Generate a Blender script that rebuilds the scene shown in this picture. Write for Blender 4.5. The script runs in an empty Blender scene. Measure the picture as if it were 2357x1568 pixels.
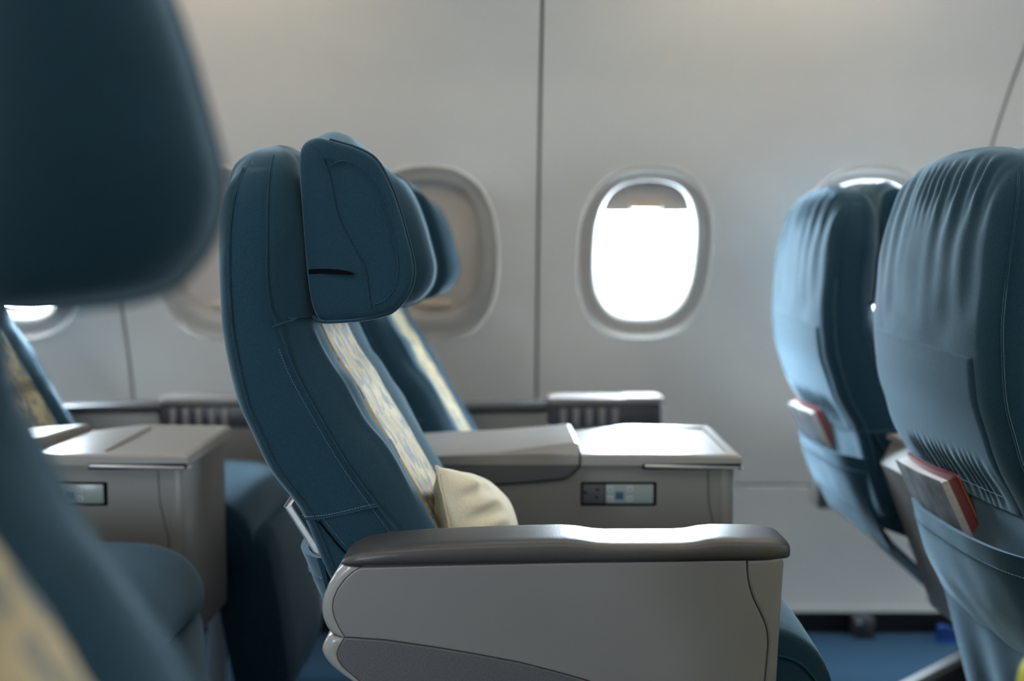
import bpy, bmesh, math, random
from mathutils import Vector, Matrix, noise
random.seed(7)
S = bpy.context.scene
COL = S.collection
# ------------------------------------------------------------------ camera
cam = bpy.data.cameras.new('camera')
cam.sensor_width = 36.0
cam.lens = 36.0 * 2500 / 2357
cam.clip_start = 0.02
cam.dof.use_dof = True
cam.dof.focus_distance = 1.36
cam.dof.aperture_fstop = 2.1
camo = bpy.data.objects.new('camera', cam)
COL.objects.link(camo)
camo.location = (0, 0, 1.0)
camo.rotation_euler = (math.radians(90) - math.atan(174 / 2500), 0, 0)
S.camera = camo
# ------------------------------------------------------------------ daylight, exposure
w = bpy.data.worlds.new('overcast_sky')
S.world = w
w.use_nodes = True
bg = w.node_tree.nodes['Background']
bg.inputs[0].default_value = (0.76, 0.89, 1.0, 1)
bg.inputs[1].default_value = 118.0
S.view_settings.view_transform = 'Standard'
S.view_settings.look = 'None'
S.view_settings.exposure = -0.08
S.view_settings.gamma = 1.0
S.view_settings.use_curve_mapping = False
CEIL_W = 9.0            # ceiling light strips (emission strength)
WASH_W = 24.0           # sidewall wash tubes (emission strength)

# ------------------------------------------------------------------ materials
def nodes(name):
    m = bpy.data.materials.new(name)
    m.use_nodes = True
    nt = m.node_tree
    return m, nt, nt.nodes['Principled BSDF']
def ramp(nt, src, stops):
    r = nt.nodes.new('ShaderNodeValToRGB')
    el = r.color_ramp.elements
    el[0].position, el[0].color = stops[0][0], (*stops[0][1], 1)
    el[1].position, el[1].color = stops[-1][0], (*stops[-1][1], 1)
    for p, c in stops[1:-1]:
        e = el.new(p); e.color = (*c, 1)
    nt.links.new(src, r.inputs[0])
    return r.outputs[0]
def tex(nt, kind, scale, stretch=(1, 1, 1), **kw):
    tc = nt.nodes.new('ShaderNodeTexCoord')
    mp = nt.nodes.new('ShaderNodeMapping')
    mp.inputs['Scale'].default_value = stretch
    nt.links.new(tc.outputs['Object'], mp.inputs[0])
    t = nt.nodes.new(kind)
    t.inputs['Scale'].default_value = scale
    for k, v in kw.items():
        t.inputs[k].default_value = v
    nt.links.new(mp.outputs[0], t.inputs['Vector'])
    return t
def bump(nt, b, src, strength, dist=0.001):
    n = nt.nodes.new('ShaderNodeBump')
    n.inputs['Strength'].default_value = strength
    n.inputs['Distance'].default_value = dist
    nt.links.new(src, n.inputs['Height'])
    nt.links.new(n.outputs[0], b.inputs['Normal'])
def fabric(name, lo, hi, scale=1300, sheen=0.35, bst=0.5, stretch=(1, 1, 0.35), stint=(0.45, 0.75, 1)):
    m, nt, b = nodes(name)
    t = tex(nt, 'ShaderNodeTexNoise', scale, stretch, Detail=3.0)
    nt.links.new(ramp(nt, t.outputs['Fac'], [(0.25, lo), (0.75, hi)]), b.inputs['Base Color'])
    b.inputs['Roughness'].default_value = 0.9
    b.inputs['Specular IOR Level'].default_value = 0.15
    b.inputs['Sheen Weight'].default_value = sheen
    b.inputs['Sheen Roughness'].default_value = 0.36
    b.inputs['Sheen Tint'].default_value = (*stint, 1)
    bump(nt, b, t.outputs['Fac'], bst, 0.0006)
    return m
def plastic(name, c, rough=0.4, var=0.04, bscale=0, bst=0.1, spec=0.5, speck=0):
    m, nt, b = nodes(name)
    t = tex(nt, 'ShaderNodeTexNoise', speck or 9, Detail=4.0)
    a = tuple(x * (1 - var) for x in c); d = tuple(x * (1 + var) for x in c)
    nt.links.new(ramp(nt, t.outputs['Fac'], [(0.3, a), (0.7, d)]), b.inputs['Base Color'])
    b.inputs['Roughness'].default_value = rough
    b.inputs['Specular IOR Level'].default_value = spec
    if bscale:
        t2 = tex(nt, 'ShaderNodeTexNoise', bscale, Detail=2.0)
        bump(nt, b, t2.outputs['Fac'], bst, 0.0005)
    return m
M = {}
M['teal'] = fabric('teal_seat_fabric', (0.0062, 0.025, 0.040), (0.0165, 0.050, 0.074), sheen=0.7, stint=(0.55, 0.80, 1))
M['teal_dark'] = fabric('dark_teal_fabric', (0.006, 0.022, 0.036), (0.012, 0.036, 0.055), sheen=0.15)
M['seam'] = fabric('seam_thread', (0.010, 0.036, 0.056), (0.018, 0.054, 0.08), sheen=0.2)
M['stitch'] = fabric('stitch_thread', (0.10, 0.17, 0.22), (0.16, 0.24, 0.30), sheen=0.2)
M['black'] = plastic('black_void', (0.003, 0.003, 0.006), 0.9, spec=0.05)
M['carpet'] = fabric('blue_carpet', (0.006, 0.022, 0.044), (0.013, 0.040, 0.073), 260, 0.4, 0.8, (1, 1, 1))
def tan_mat():
    m, nt, b = nodes('gold_patterned_fabric')
    t = tex(nt, 'ShaderNodeTexNoise', 40, (0.9, 1.1, 0.75), Detail=2.2, Roughness=0.55)
    t2 = tex(nt, 'ShaderNodeTexNoise', 20, (1, 1, 0.5), Detail=3.0)
    base = ramp(nt, t2.outputs['Fac'], [(0.35, (0.33, 0.245, 0.115)), (0.65, (0.46, 0.375, 0.215))])
    mask = ramp(nt, t.outputs['Fac'], [(0.50, (0, 0, 0)), (0.54, (1, 1, 1))])
    mx = nt.nodes.new('ShaderNodeMix'); mx.data_type = 'RGBA'
    nt.links.new(mask, mx.inputs['Factor']); nt.links.new(base, mx.inputs['A'])
    mx.inputs['B'].default_value = (0.15, 0.16, 0.14, 1)
    nt.links.new(mx.outputs['Result'], b.inputs['Base Color'])
    b.inputs['Roughness'].default_value = 0.7
    b.inputs['Specular IOR Level'].default_value = 0.25
    w3 = tex(nt, 'ShaderNodeTexNoise', 900, (1, 1, 0.3), Detail=2.0)
    bump(nt, b, w3.outputs['Fac'], 0.4, 0.0005)
    return m
M['tan'] = tan_mat()
M['cream'] = fabric('cream_pillow_cotton', (0.56, 0.50, 0.36), (0.68, 0.62, 0.47), 500, 0.2, 0.2, (1, 1, 1), (1, 0.95, 0.8))
M['wall'] = plastic('ivory_sidewall_plastic', (0.70, 0.675, 0.64), 0.42, 0.015, 420, 0.12)
M['reveal'] = plastic('window_reveal_plastic', (0.42, 0.40, 0.37), 0.4, 0.01)
M['shade'] = plastic('beige_shade_plastic', (0.60, 0.53, 0.48), 0.4, 0.01)
M['lip'] = plastic('cream_shade_lip', (0.55, 0.46, 0.34), 0.5, 0.01)
M['gap'] = plastic('dark_joint', (0.035, 0.035, 0.034), 0.7)
M['shroud'] = plastic('grey_shroud_plastic', (0.180, 0.174, 0.172), 0.38, 0.03, 900, 0.06)
M['shroud_low'] = plastic('slate_lower_shroud', (0.085, 0.085, 0.093), 0.5, 0.25, 900, 0.25, speck=500)
M['trim'] = plastic('pale_grey_trim', (0.27, 0.26, 0.25), 0.25, 0.02)
M['console'] = plastic('grey_console_plastic', (0.21, 0.197, 0.186), 0.42, 0.03, 900, 0.06)
M['lid'] = plastic('warm_grey_lid', (0.31, 0.293, 0.275), 0.30, 0.02, 700, 0.05)
M['vinyl'] = plastic('charcoal_armrest_vinyl', (0.050, 0.047, 0.047), 0.36, 0.08, 650, 0.45)
M['slate'] = plastic('slate_console_panel', (0.085, 0.085, 0.095), 0.45, 0.05, 700, 0.15)
M['box'] = plastic('dark_housing', (0.05, 0.05, 0.056), 0.4, 0.05)
M['rib'] = plastic('taupe_rib', (0.27, 0.245, 0.235), 0.4, 0.05)
M['lcd'] = plastic('pale_control_panel', (0.27, 0.31, 0.30), 0.3, 0.02)
M['btn'] = plastic('control_button', (0.42, 0.45, 0.47), 0.4, 0.02)
M['bluebtn'] = plastic('blue_button', (0.03, 0.09, 0.16), 0.3, 0.05)
M['paper'] = plastic('magazine_pages', (0.74, 0.75, 0.74), 0.5, 0.10, speck=120)
M['cover'] = plastic('grey_magazine_cover', (0.30, 0.33, 0.38), 0.25, 0.45, speck=22)
M['red'] = plastic('dark_red_cover', (0.24, 0.010, 0.022), 0.3, 0.1)
M['kraft'] = plastic('brown_card', (0.42, 0.24, 0.11), 0.5, 0.1)
M['yellow'] = plastic('yellow_green_shell', (0.52, 0.50, 0.015), 0.5, 0.05)
M['bluepl'] = plastic('blue_plastic', (0.008, 0.045, 0.20), 0.35, 0.05)
M['ceiling'] = plastic('white_ceiling_panel', (0.74, 0.73, 0.71), 0.5, 0.01)
M['baseblack'] = plastic('black_kick_strip', (0.006, 0.006, 0.008), 0.5, 0.1)
def metal():
    m, nt, b = nodes('brushed_aluminium')
    b.inputs['Base Color'].default_value = (0.62, 0.62, 0.63, 1)
    b.inputs['Metallic'].default_value = 0.6
    b.inputs['Roughness'].default_value = 0.35
    return m
M['metal'] = metal()
def glass():
    m = bpy.data.materials.new('clear_window_pane'); m.use_nodes = True
    nt = m.node_tree; nt.nodes.clear()
    o = nt.nodes.new('ShaderNodeOutputMaterial'); mx = nt.nodes.new('ShaderNodeMixShader')
    t = nt.nodes.new('ShaderNodeBsdfTransparent'); g = nt.nodes.new('ShaderNodeBsdfGlossy')
    g.inputs['Roughness'].default_value = 0.03; mx.inputs[0].default_value = 0.04
    t.inputs[0].default_value = (0.97, 0.985, 0.99, 1)
    nt.links.new(t.outputs[0], mx.inputs[1]); nt.links.new(g.outputs[0], mx.inputs[2]); nt.links.new(mx.outputs[0], o.inputs[0])
    return m
M['glass'] = glass()
def lamp_mat(name, col, st):
    m, nt, b = nodes(name)
    b.inputs['Emission Color'].default_value = (*col, 1)
    b.inputs['Emission Strength'].default_value = st
    return m
M['striplamp'] = lamp_mat('warm_strip_light', (1.0, 0.88, 0.74), CEIL_W)
M['washlamp'] = lamp_mat('warm_wash_tube', (1.0, 0.80, 0.55), WASH_W)

# ------------------------------------------------------------------ mesh helpers
def mk(name, verts, faces, mat=None, parent=None, angle=40, loc=None):
    me = bpy.data.meshes.new(name)
    me.from_pydata([tuple(v) for v in verts], [], faces)
    return fin(name, me, mat, parent, angle, loc)
def fin(name, me, mat=None, parent=None, angle=40, loc=None):
    bm = bmesh.new(); bm.from_mesh(me)
    bmesh.ops.recalc_face_normals(bm, faces=bm.faces)
    bm.to_mesh(me); bm.free()
    for p in me.polygons: p.use_smooth = True
    me.set_sharp_from_angle(angle=math.radians(angle))
    if mat: me.materials.append(M[mat])
    return link(name, me, parent, loc)
def link(name, me, parent=None, loc=None):
    o = bpy.data.objects.new(name, me)
    COL.objects.link(o)
    if parent: o.parent = parent
    if loc is not None: o.location = loc
    return o
def bmk(name, bm, mat, parent, angle=40, loc=None):
    me = bpy.data.meshes.new(name); bm.to_mesh(me); bm.free()
    return fin(name, me, mat, parent, angle, loc)
def empty(name, loc=(0, 0, 0), **kw):
    o = bpy.data.objects.new(name, None); COL.objects.link(o); o.location = loc
    o.empty_display_size = 0.1
    for k, v in kw.items(): o[k] = v
    return o
def tag(o, label, cat, group=None):
    o['label'] = label; o['category'] = cat
    if group: o['group'] = group
    return o
def boxbm(bm, x0, x1, y0, y1, z0, z1, bev=0.0, seg=2):
    r = bmesh.ops.create_cube(bm, size=1.0)
    for v in r['verts']:
        v.co = Vector(((x0 + x1) / 2 + v.co.x * (x1 - x0), (y0 + y1) / 2 + v.co.y * (y1 - y0), (z0 + z1) / 2 + v.co.z * (z1 - z0)))
    if bev:
        es = set(e for v in r['verts'] for e in v.link_edges)
        bmesh.ops.bevel(bm, geom=list(es), offset=bev, segments=seg, profile=0.5, affect='EDGES')
def box(name, x0, x1, y0, y1, z0, z1, mat, parent, bev=0.002, seg=2, loc=None):
    bm = bmesh.new(); boxbm(bm, x0, x1, y0, y1, z0, z1, bev, seg)
    return bmk(name, bm, mat, parent, 35, loc)
def tube(name, pts, r, mat, parent, n=6, loc=None):
    v, f = tubegeo(pts, r, n)
    return mk(name, v, f, mat, parent, 60, loc)
def tubegeo(pts, r, n=6, off=0):
    pts = [Vector(p) for p in pts]; v = []; f = []
    k = len(pts)
    for i, p in enumerate(pts):
        d = (pts[min(i + 1, k - 1)] - pts[max(i - 1, 0)]).normalized()
        a = d.cross(Vector((0.31, 0.9, 0.22))).normalized(); b = d.cross(a)
        for j in range(n):
            t = 2 * math.pi * j / n
            v.append(p + (a * math.cos(t) + b * math.sin(t)) * r)
    for i in range(k - 1):
        for j in range(n):
            f.append((off + i * n + j, off + i * n + (j + 1) % n, off + (i + 1) * n + (j + 1) % n, off + (i + 1) * n + j))
    f.append(tuple(off + j for j in range(n))); f.append(tuple(off + (k - 1) * n + j for j in range(n)))
    return v, f
def resample(pts, step):
    pts = [Vector(p) for p in pts]; out = [pts[0]]; acc = 0
    for a, b in zip(pts, pts[1:]):
        L = (b - a).length
        if L < 1e-9: continue
        s = step - acc
        while s <= L:
            out.append(a + (b - a) * (s / L)); s += step
        acc = (acc + L) % step if L >= step - acc else acc + L
    return out
def crom(pts, n):
    P = [Vector(p) for p in pts]; out = []
    k = len(P)
    for i in range(k - 1):
        p0 = P[max(i - 1, 0)]; p1 = P[i]; p2 = P[i + 1]; p3 = P[min(i + 2, k - 1)]
        for j in range(n):
            t = j / n
            out.append(0.5 * ((2 * p1) + (p2 - p0) * t + (2 * p0 - 5 * p1 + 4 * p2 - p3) * t * t + (3 * p1 - p0 - 3 * p2 + p3) * t ** 3))
    out.append(P[-1].copy())
    return out
def stitches(name, pts, mat, parent, step=0.0036, ln=0.0022, r=0.00032, loc=None):
    q = resample(pts, step); v = []; f = []
    for a, b in zip(q, q[1:]):
        d = (b - a).normalized()
        vv, ff = tubegeo([a, a + d * ln], r, 4, len(v)); v += vv; f += ff
    o = mk(name, v, f, mat, parent, 60, loc); o['kind'] = 'stuff'
    return o
def skin(name, loops, mat, parent, caps=True, angle=50, loc=None):
    n = len(loops[0]); v = [p for l in loops for p in l]; f = []
    for i in range(len(loops) - 1):
        for j in range(n):
            f.append((i * n + j, i * n + (j + 1) % n, (i + 1) * n + (j + 1) % n, (i + 1) * n + j))
    if caps:
        f.append(tuple(range(n))); f.append(tuple((len(loops) - 1) * n + j for j in range(n)))
    return mk(name, v, f, mat, parent, angle, loc)
def grid(name, fn, nu, nv, mat, parent, thick=None, angle=50, loc=None):
    """fn(u,v,side) for u,v in 0..1; side 0 outer, 1 inner when a thickness is wanted"""
    v = []; f = []
    W = nv + 1
    for s in ((0, 1) if thick else (0,)):
        for i in range(nu + 1):
            for j in range(nv + 1):
                v.append(fn(i / nu, j / nv, s))
    def q(i, j, s): return s * (nu + 1) * W + i * W + j
    for i in range(nu):
        for j in range(nv):
            f.append((q(i, j, 0), q(i + 1, j, 0), q(i + 1, j + 1, 0), q(i, j + 1, 0)))
            if thick: f.append((q(i, j, 1), q(i, j + 1, 1), q(i + 1, j + 1, 1), q(i + 1, j, 1)))
    if thick:
        for i in range(nu):
            for j in (0, nv): f.append((q(i, j, 0), q(i + 1, j, 0), q(i + 1, j, 1), q(i, j, 1)))
        for j in range(nv):
            for i in (0, nu): f.append((q(i, j, 0), q(i, j + 1, 0), q(i, j + 1, 1), q(i, j, 1)))
    return mk(name, v, f, mat, parent, angle, loc)
def inset_poly(poly, d):
    n = len(poly); out = []
    area = sum(poly[i][0] * poly[(i + 1) % n][1] - poly[(i + 1) % n][0] * poly[i][1] for i in range(n))
    sg = 1 if area > 0 else -1
    for i in range(n):
        p0 = Vector(poly[i - 1]); p1 = Vector(poly[i]); p2 = Vector(poly[(i + 1) % n])
        e1 = (p1 - p0).normalized(); e2 = (p2 - p1).normalized()
        n1 = Vector((-e1.y, e1.x)) * sg; n2 = Vector((-e2.y, e2.x)) * sg
        m = n1 + n2
        m = m / max(0.35, m.dot(n1)) if m.length > 1e-6 else n1
        out.append(tuple(p1 + m * d))
    return out
def plate(name, poly, y0, y1, mat, parent, gap=0.0005, bev=0.0012, angle=30, loc=None):
    """flat moulded panel: outline poly in X-Z, thickness from y0 to y1, rounded rim on the y0 face"""
    P = inset_poly(poly, gap); n = len(P)
    s = 1 if y1 > y0 else -1
    rings = [(P, y1), (P, y0 + s * bev), (inset_poly(P, bev * 0.35), y0 + s * bev * 0.35), (inset_poly(P, bev), y0), (inset_poly(P, bev + 0.0008), y0)]
    v = [(x, y, z) for ring, y in rings for x, z in ring]; f = []
    for i in range(4):
        for j in range(n):
            f.append((i * n + j, i * n + (j + 1) % n, (i + 1) * n + (j + 1) % n, (i + 1) * n + j))
    f.append(tuple(range(n))); f.append(tuple(4 * n + j for j in range(n)))
    return mk(name, v, f, mat, parent, angle, loc)
def ribbon(name, outer, inner, y0, y1, mat, parent, n=40):
    """moulded trim between two outlines in X-Z, softly domed towards the y0 face"""
    def res(pl):
        pl = [Vector((a, b, 0)) for a, b in pl]; L = sum((b - a).length for a, b in zip(pl, pl[1:]))
        q = resample(pl, L / n * 0.99999)[:n]; return q + [pl[-1]]
    A, B = res(outer), res(inner); s = 1 if y1 > y0 else -1; loops = []
    for i in range(min(len(A), len(B))):
        a, b = A[i], B[i]; lp = []
        for t, d in ((0, None), (0.0, 0.010), (0.06, 0.0055), (0.18, 0.0028), (0.36, 0.0009), (0.6, 0.0), (0.94, 0.0), (0.985, 0.0006), (0.985, None)):
            c = a.lerp(b, t); lp.append((c.x, y1 if d is None else y0 + s * d, c.y))
        loops.append(lp)
    return skin(name, loops, mat, parent, True, 40)
def sstep(a, b, x):
    t = min(1, max(0, (x - a) / (b - a))); return t * t * (3 - 2 * t)

# ------------------------------------------------------------------ cabin shell
RAD, CY, CZ = 1.85, 1.05, 0.25
PITCH = 1.0668
SEAM0 = 0.065
XA, XB = SEAM0 - 3 * PITCH, SEAM0 + 3 * PITCH
def wallY(z, side): return CY + side * math.sqrt(RAD * RAD - (z - CZ) ** 2)
floor = box('floor', XA, XB, -0.9, 2.98, -0.04, 0.0, 'carpet', None, 0)
floor['kind'] = 'structure'
def superell(n, a, b, ex):
    out = []
    for i in range(n):
        t = 2 * math.pi * i / n
        c, s = math.cos(t), math.sin(t)
        out.append((a * math.copysign(abs(c) ** (2 / ex), c), b * math.copysign(abs(s) ** (2 / ex), s)))
    return out
WZ = 1.020
NW = 96
OA, OB, OEX = 0.168, 0.217, 2.55
HOLE = superell(NW, OA, OB, OEX)
def wall_panel(parent, x0, side):
    """one sidewall panel with two window openings; the face follows the fuselage curve, 6 mm thick rim"""
    g = 0.0035
    V = []; F = []; idx = {}
    def vert(x, z, off=0.0):
        k = (round(x, 5), round(z, 5), off)
        if k not in idx:
            yy = wallY(z, side) + side * off
            idx[k] = len(V); V.append((x, yy, z))
        return idx[k]
    zlo, zhi, zb, zt = 0.70, 1.30, 0.412, 1.62
    cw = PITCH / 2
    for c in range(2):
        cx = x0 + cw * (c + 0.5)
        hw_l = cw / 2 - (g if c == 0 else 0); hw_r = cw / 2 - (g if c == 1 else 0)
        rings = []
        K = 9
        for k in range(K + 1):
            ring = []
            for i in range(NW):
                hx, hz = HOLE[i]
                dx, dz = hx, hz
                hw = hw_r if dx >= 0 else hw_l
                top = (zhi - WZ) if dz >= 0 else (WZ - zlo)
                s = min(hw / abs(dx) if abs(dx) > 1e-9 else 1e9, top / abs(dz) if abs(dz) > 1e-9 else 1e9)
                ox, oz = dx * s, dz * s
                t = k / K
                ring.append(vert(cx + hx + (ox - hx) * t, WZ + hz + (oz - hz) * t))
            rings.append(ring)
        for k in range(K):
            for i in range(NW):
                j = (i + 1) % NW
                F.append((rings[k][i], rings[k][j], rings[k + 1][j], rings[k + 1][i]))
        # corner fillers of the cell rectangle
        for sx, sz in ((1, 1), (-1, 1), (-1, -1), (1, -1)):
            hw = hw_r if sx > 0 else hw_l
            corner = (cx + sx * hw, zhi if sz > 0 else zlo)
            for i in range(NW):
                j = (i + 1) % NW
                a, b = V[rings[K][i]], V[rings[K][j]]
                on = lambda p: (abs(abs(p[0] - cx) - (hw_r if p[0] > cx else hw_l)) < 1e-5, abs(p[2] - zhi) < 1e-5 or abs(p[2] - zlo) < 1e-5)
                oa, ob = on(a), on(b)
                m = ((a[0] + b[0]) / 2 - cx, (a[2] + b[2]) / 2 - WZ)
                if oa != ob and not (oa[0] and oa[1]) and not (ob[0] and ob[1]) and m[0] * sx > 0 and m[1] * sz > 0:
                    F.append((rings[K][i], rings[K][j], vert(*corner)))
    xs = [x0 + g, x0 + PITCH - g]
    def strip(z0, z1, n):
        for i in range(n):
            a = z0 + (z1 - z0) * i / n; b = z0 + (z1 - z0) * (i + 1) / n
            m = (xs[0] + xs[1]) / 2
            for u, v_ in ((xs[0], m), (m, xs[1])):
                F.append((vert(u, a), vert(v_, a), vert(v_, b), vert(u, b)))
    strip(zb, zlo, 12); strip(zhi, zt, 14)
    # folded edges left and right (depth of the joint)
    def edge(x):
        n = 30; pr = None
        for i in range(n + 1):
            z = zb + (zt - zb) * i / n
            cur = (vert(x, z, 0.0), vert(x, z, 0.012))
            if pr: F.append((pr[0], cur[0], cur[1], pr[1]))
            pr = cur
    edge(xs[0]); edge(xs[1])
    o = mk('sidewall_panel', V, F, 'wall', parent, 25)
    return o
def curved_strip(name, x0, x1, z0, z1, side, off, mat, parent, n=24, thick=0.004):
    loops = []
    for i in range(n + 1):
        z = z0 + (z1 - z0) * i / n
        y = wallY(z, side) + side * off
        loops.append([(x0, y, z), (x1, y, z), (x1, y + side * thick, z), (x0, y + side * thick, z)])
    return skin(name, loops, mat, parent, True, 30)
wins = []
def window(num, cx, side, drop, mesh_cache={}):
    """drop: 0 open .. 1 shade fully down"""
    W = empty('window_%d' % num, (cx, 0, 0), kind='structure')
    z0, z1 = WZ - OB, WZ + OB
    ang = math.atan2(wallY(z0, side) - wallY(z1, side), z1 - z0)      # lean of the wall here
    C = Vector((0, (wallY(z0, side) + wallY(z1, side)) / 2, WZ))
    up = Vector((0, -math.sin(ang), math.cos(ang))); out = Vector((0, math.cos(ang) * side, abs(math.sin(ang))))
    def fr(x, h, d): return C + Vector((1, 0, 0)) * x + up * h + out * d
    if side not in mesh_cache:
        loops = []
        # raised lip on the wall face, then the funnel
        for sc, off in ((1.05, 0.006), (1.02, 0.002), (0.999, 0.0005), (0.992, -0.0045), (0.975, -0.0055), (0.955, -0.002)):
            loops.append([(x * sc, wallY(WZ + z * sc, side) + side * off, WZ + z * sc) for x, z in HOLE])
        for k in range(1, 9):
            t = k / 8
            a = OA * 0.955 + (0.116 - OA * 0.955) * (1 - (1 - t) ** 1.5); b = OB * 0.955 + (0.180 - OB * 0.955) * (1 - (1 - t) ** 1.5)
            ex = OEX + 0.3 * t
            d = 0.003 + 0.027 * t ** 1.6
            pl = [fr(x, h + 0.010 * t, d) for x, h in superell(NW, a, b, ex)]
            if t < 0.5:
                m = t * 2
                wl = [Vector((x, wallY(WZ + z, side) + side * d, WZ + z)) for x, z in superell(NW, a, b, ex)]
                pl = [p * m + q * (1 - m) for p, q in zip(pl, wl)]
            loops.append([tuple(p) for p in pl])
        loops.append([tuple(fr(x, h + 0.010, 0.047)) for x, h in superell(NW, 0.115, 0.179, OEX + 0.3)])
        r = skin('reveal', loops, 'reveal', W, False, 45)
        ring = [[tuple(fr(x, h + 0.010, d)) for x, h in superell(NW, a, b, 3.05)] for a, b, d in ((0.1155, 0.181, 0.044), (0.150, 0.215, 0.044), (0.150, 0.215, 0.062), (0.1155, 0.181, 0.062))]
        s = skin('seal_frame', ring, 'gap', W, False, 45)
        pv = [fr(x, h + 0.010, d) for d in (0.052, 0.055) for x, h in superell(NW, 0.134, 0.196, 3.05)]
        pf = [tuple(range(NW)), tuple(range(NW, 2 * NW))] + [(i, (i + 1) % NW, NW + (i + 1) % NW, NW + i) for i in range(NW)]
        p = mk('pane', pv, pf, 'glass', W, 30)
        mesh_cache[side] = [('reveal', r.data), ('seal_frame', s.data), ('pane', p.data)]
    else:
        for nme, d in mesh_cache[side]: link(nme, d, W)
    # shade: a panel inside the funnel, lowered by drop
    top = 0.192; bot = 0.195 - drop * (0.362 if drop < 0.97 else 0.40)
    hw = 0.119
    poly = []
    pts = superell(NW, 0.1157, 0.1795, 2.85)
    sh = [(x, h + 0.010) for x, h in pts if h + 0.010 > bot]
    if sh:
        lowx = [p for p in pts]
        xr = min((p for p in sh if p[0] > 0), key=lambda p: p[1])[0]; xl = min((p for p in sh if p[0] < 0), key=lambda p: p[1])[0]
        sh.sort(key=lambda p: math.atan2(p[1] - bot + 1e-4, p[0]))
        n = len(sh)
        poly = sh + [(xl, bot), (xr, bot)] if drop < 0.97 else [(x, h + 0.010) for x, h in pts]
        n = len(poly)
        sv = [tuple(fr(x, h, d)) for d in (0.040, 0.043) for x, h in poly]
        sf = [tuple(range(n)), tuple(range(n, 2 * n))] + [(i, (i + 1) % n, n + (i + 1) % n, n + i) for i in range(n)]
        mk('shade', sv, sf, 'shade', W, 30)
        if drop > 0.1:
            hh = bot + 0.016 if drop < 0.97 else -0.150
            lv = []
            prof = [(0.041, 0.010), (0.036, 0.009), (0.029, 0.004), (0.027, -0.002), (0.031, -0.006), (0.041, -0.008)]
            for d, h in prof:
                pass
            loops = []
            for i in range(13):
                u = -1 + 2 * i / 12
                e = math.sqrt(max(0.02, 1 - u ** 4))
                loops.append([tuple(fr(u * 0.046, hh + h * e, 0.041 - (0.041 - d) * e)) for d, h in prof])
            skin('shade_lip', loops, 'lip', W, True, 50)
    W['label'] = 'oval cabin window'
    if drop < 0.97:
        L = bpy.data.lights.new('window_portal', 'AREA'); L.shape = 'RECTANGLE'; L.size = 0.27; L.size_y = 0.40
        L.cycles.is_portal = True
        lo = bpy.data.objects.new('window_portal', L); COL.objects.link(lo)
        c = fr(0, 0.01, 0.068)
        lo.matrix_world = Matrix.Translation(Vector((cx, 0, 0)) + c) @ Matrix(((-side, 0, 0), (0, up.y, out.y), (0, up.z, out.z))).to_4x4()
    return W
nwin = 1
for side, nm in ((1, 'wall_window_side'), (-1, 'wall_opposite_side')):
    wl = empty(nm, (0, 0, 0), kind='structure')
    for k in range(-3, 3):
        x0 = SEAM0 + k * PITCH
        if side == 1:
            wall_panel(wl, x0, side)
        else:
            wall_panel(wl, x0, side)
        curved_strip('panel_joint', x0 - 0.02, x0 + 0.02, 0.36, 1.62, side, 0.011, 'gap', wl)
        g = 0.003
        d = curved_strip('dado_panel', x0 + g, x0 + PITCH - g, 0.078, 0.404, side, 0.0, 'wall', wl, 12, 0.012)
        for c in range(2):
            cx = x0 + PITCH / 2 * (c + 0.5)
            if side == 1:
                drop = 0.25
                if abs(cx + 0.2017) < 0.05 or abs(cx + 0.735) < 0.05: drop = 1.0
                if cx < -1.2: drop = 0.05
                if cx > 0.6: drop = 0.12
            else:
                drop = 0.1 if -1.5 < cx < -1.0 else 1.0
            window(nwin, cx, side, drop); nwin += 1
    curved_strip('light_block', XA, XB, -0.05, 0.72, side, 0.020, 'gap', wl, 20); curved_strip('light_block', XA, XB, 1.31, 1.66, side, 0.020, 'gap', wl, 16)  # unseen backing added behind the wall panels to block light leaks
    curved_strip('dado_joint', XA, XB, 0.385, 0.425, side, 0.010, 'gap', wl, 4)
    t = curved_strip('trim_%d' % (1 if side == 1 else 2), XA, XB, 0.060, 0.076, side, -0.004, 'wall', None, 3, 0.02); t['kind'] = 'structure'
    y = wallY(0.03, side)
    b = box('baseboard_%s' % ('window_side' if side == 1 else 'opposite_side'), XA, XB, min(y + side * 0.012, y + side * 0.05), max(y + side * 0.012, y + side * 0.05), -0.01, 0.075, 'baseblack', None, 0)
    b['kind'] = 'structure'
# overhead: service panel, bins, ceiling (above the frame; they shape the light)
def prof_strip(name, prof, mat, parent=None, kind='structure'):
    loops = [[(x, y, z) for y, z in prof] + [(x, y + 0.0, z + 0.02) for y, z in reversed(prof)] for x in (XA, XB)]
    o = skin(name, loops, mat, parent, True, 30)
    if kind: o['kind'] = kind
    return o
for side, nm in ((1, 'window_side'), (-1, 'opposite_side')):
    yw = wallY(1.61, side)
    f = lambda y: CY + side * (y - CY)
    prof_strip('ceiling_service_panel_' + nm, [(yw + side * 0.03, 1.615), (f(1.86), 1.635), (f(1.74), 1.66), (f(1.68), 1.75), (f(1.72), 1.98), (f(1.85), 2.06)], 'ceiling')
prof_strip('ceiling', [(CY + 0.85, 2.03), (CY + 0.6, 2.14), (CY + 0.3, 2.19), (CY, 2.20), (CY - 0.3, 2.19), (CY - 0.6, 2.14), (CY - 0.85, 2.03)], 'ceiling')
for i, x in enumerate((XA, XB)):
    b = box('wall_%s' % ('aft' if i == 0 else 'forward'), x - 0.03 if i == 0 else x, x if i == 0 else x + 0.03, -0.95, 3.05, -0.05, 2.3, 'wall', None, 0)
    b['kind'] = 'structure'
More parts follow.
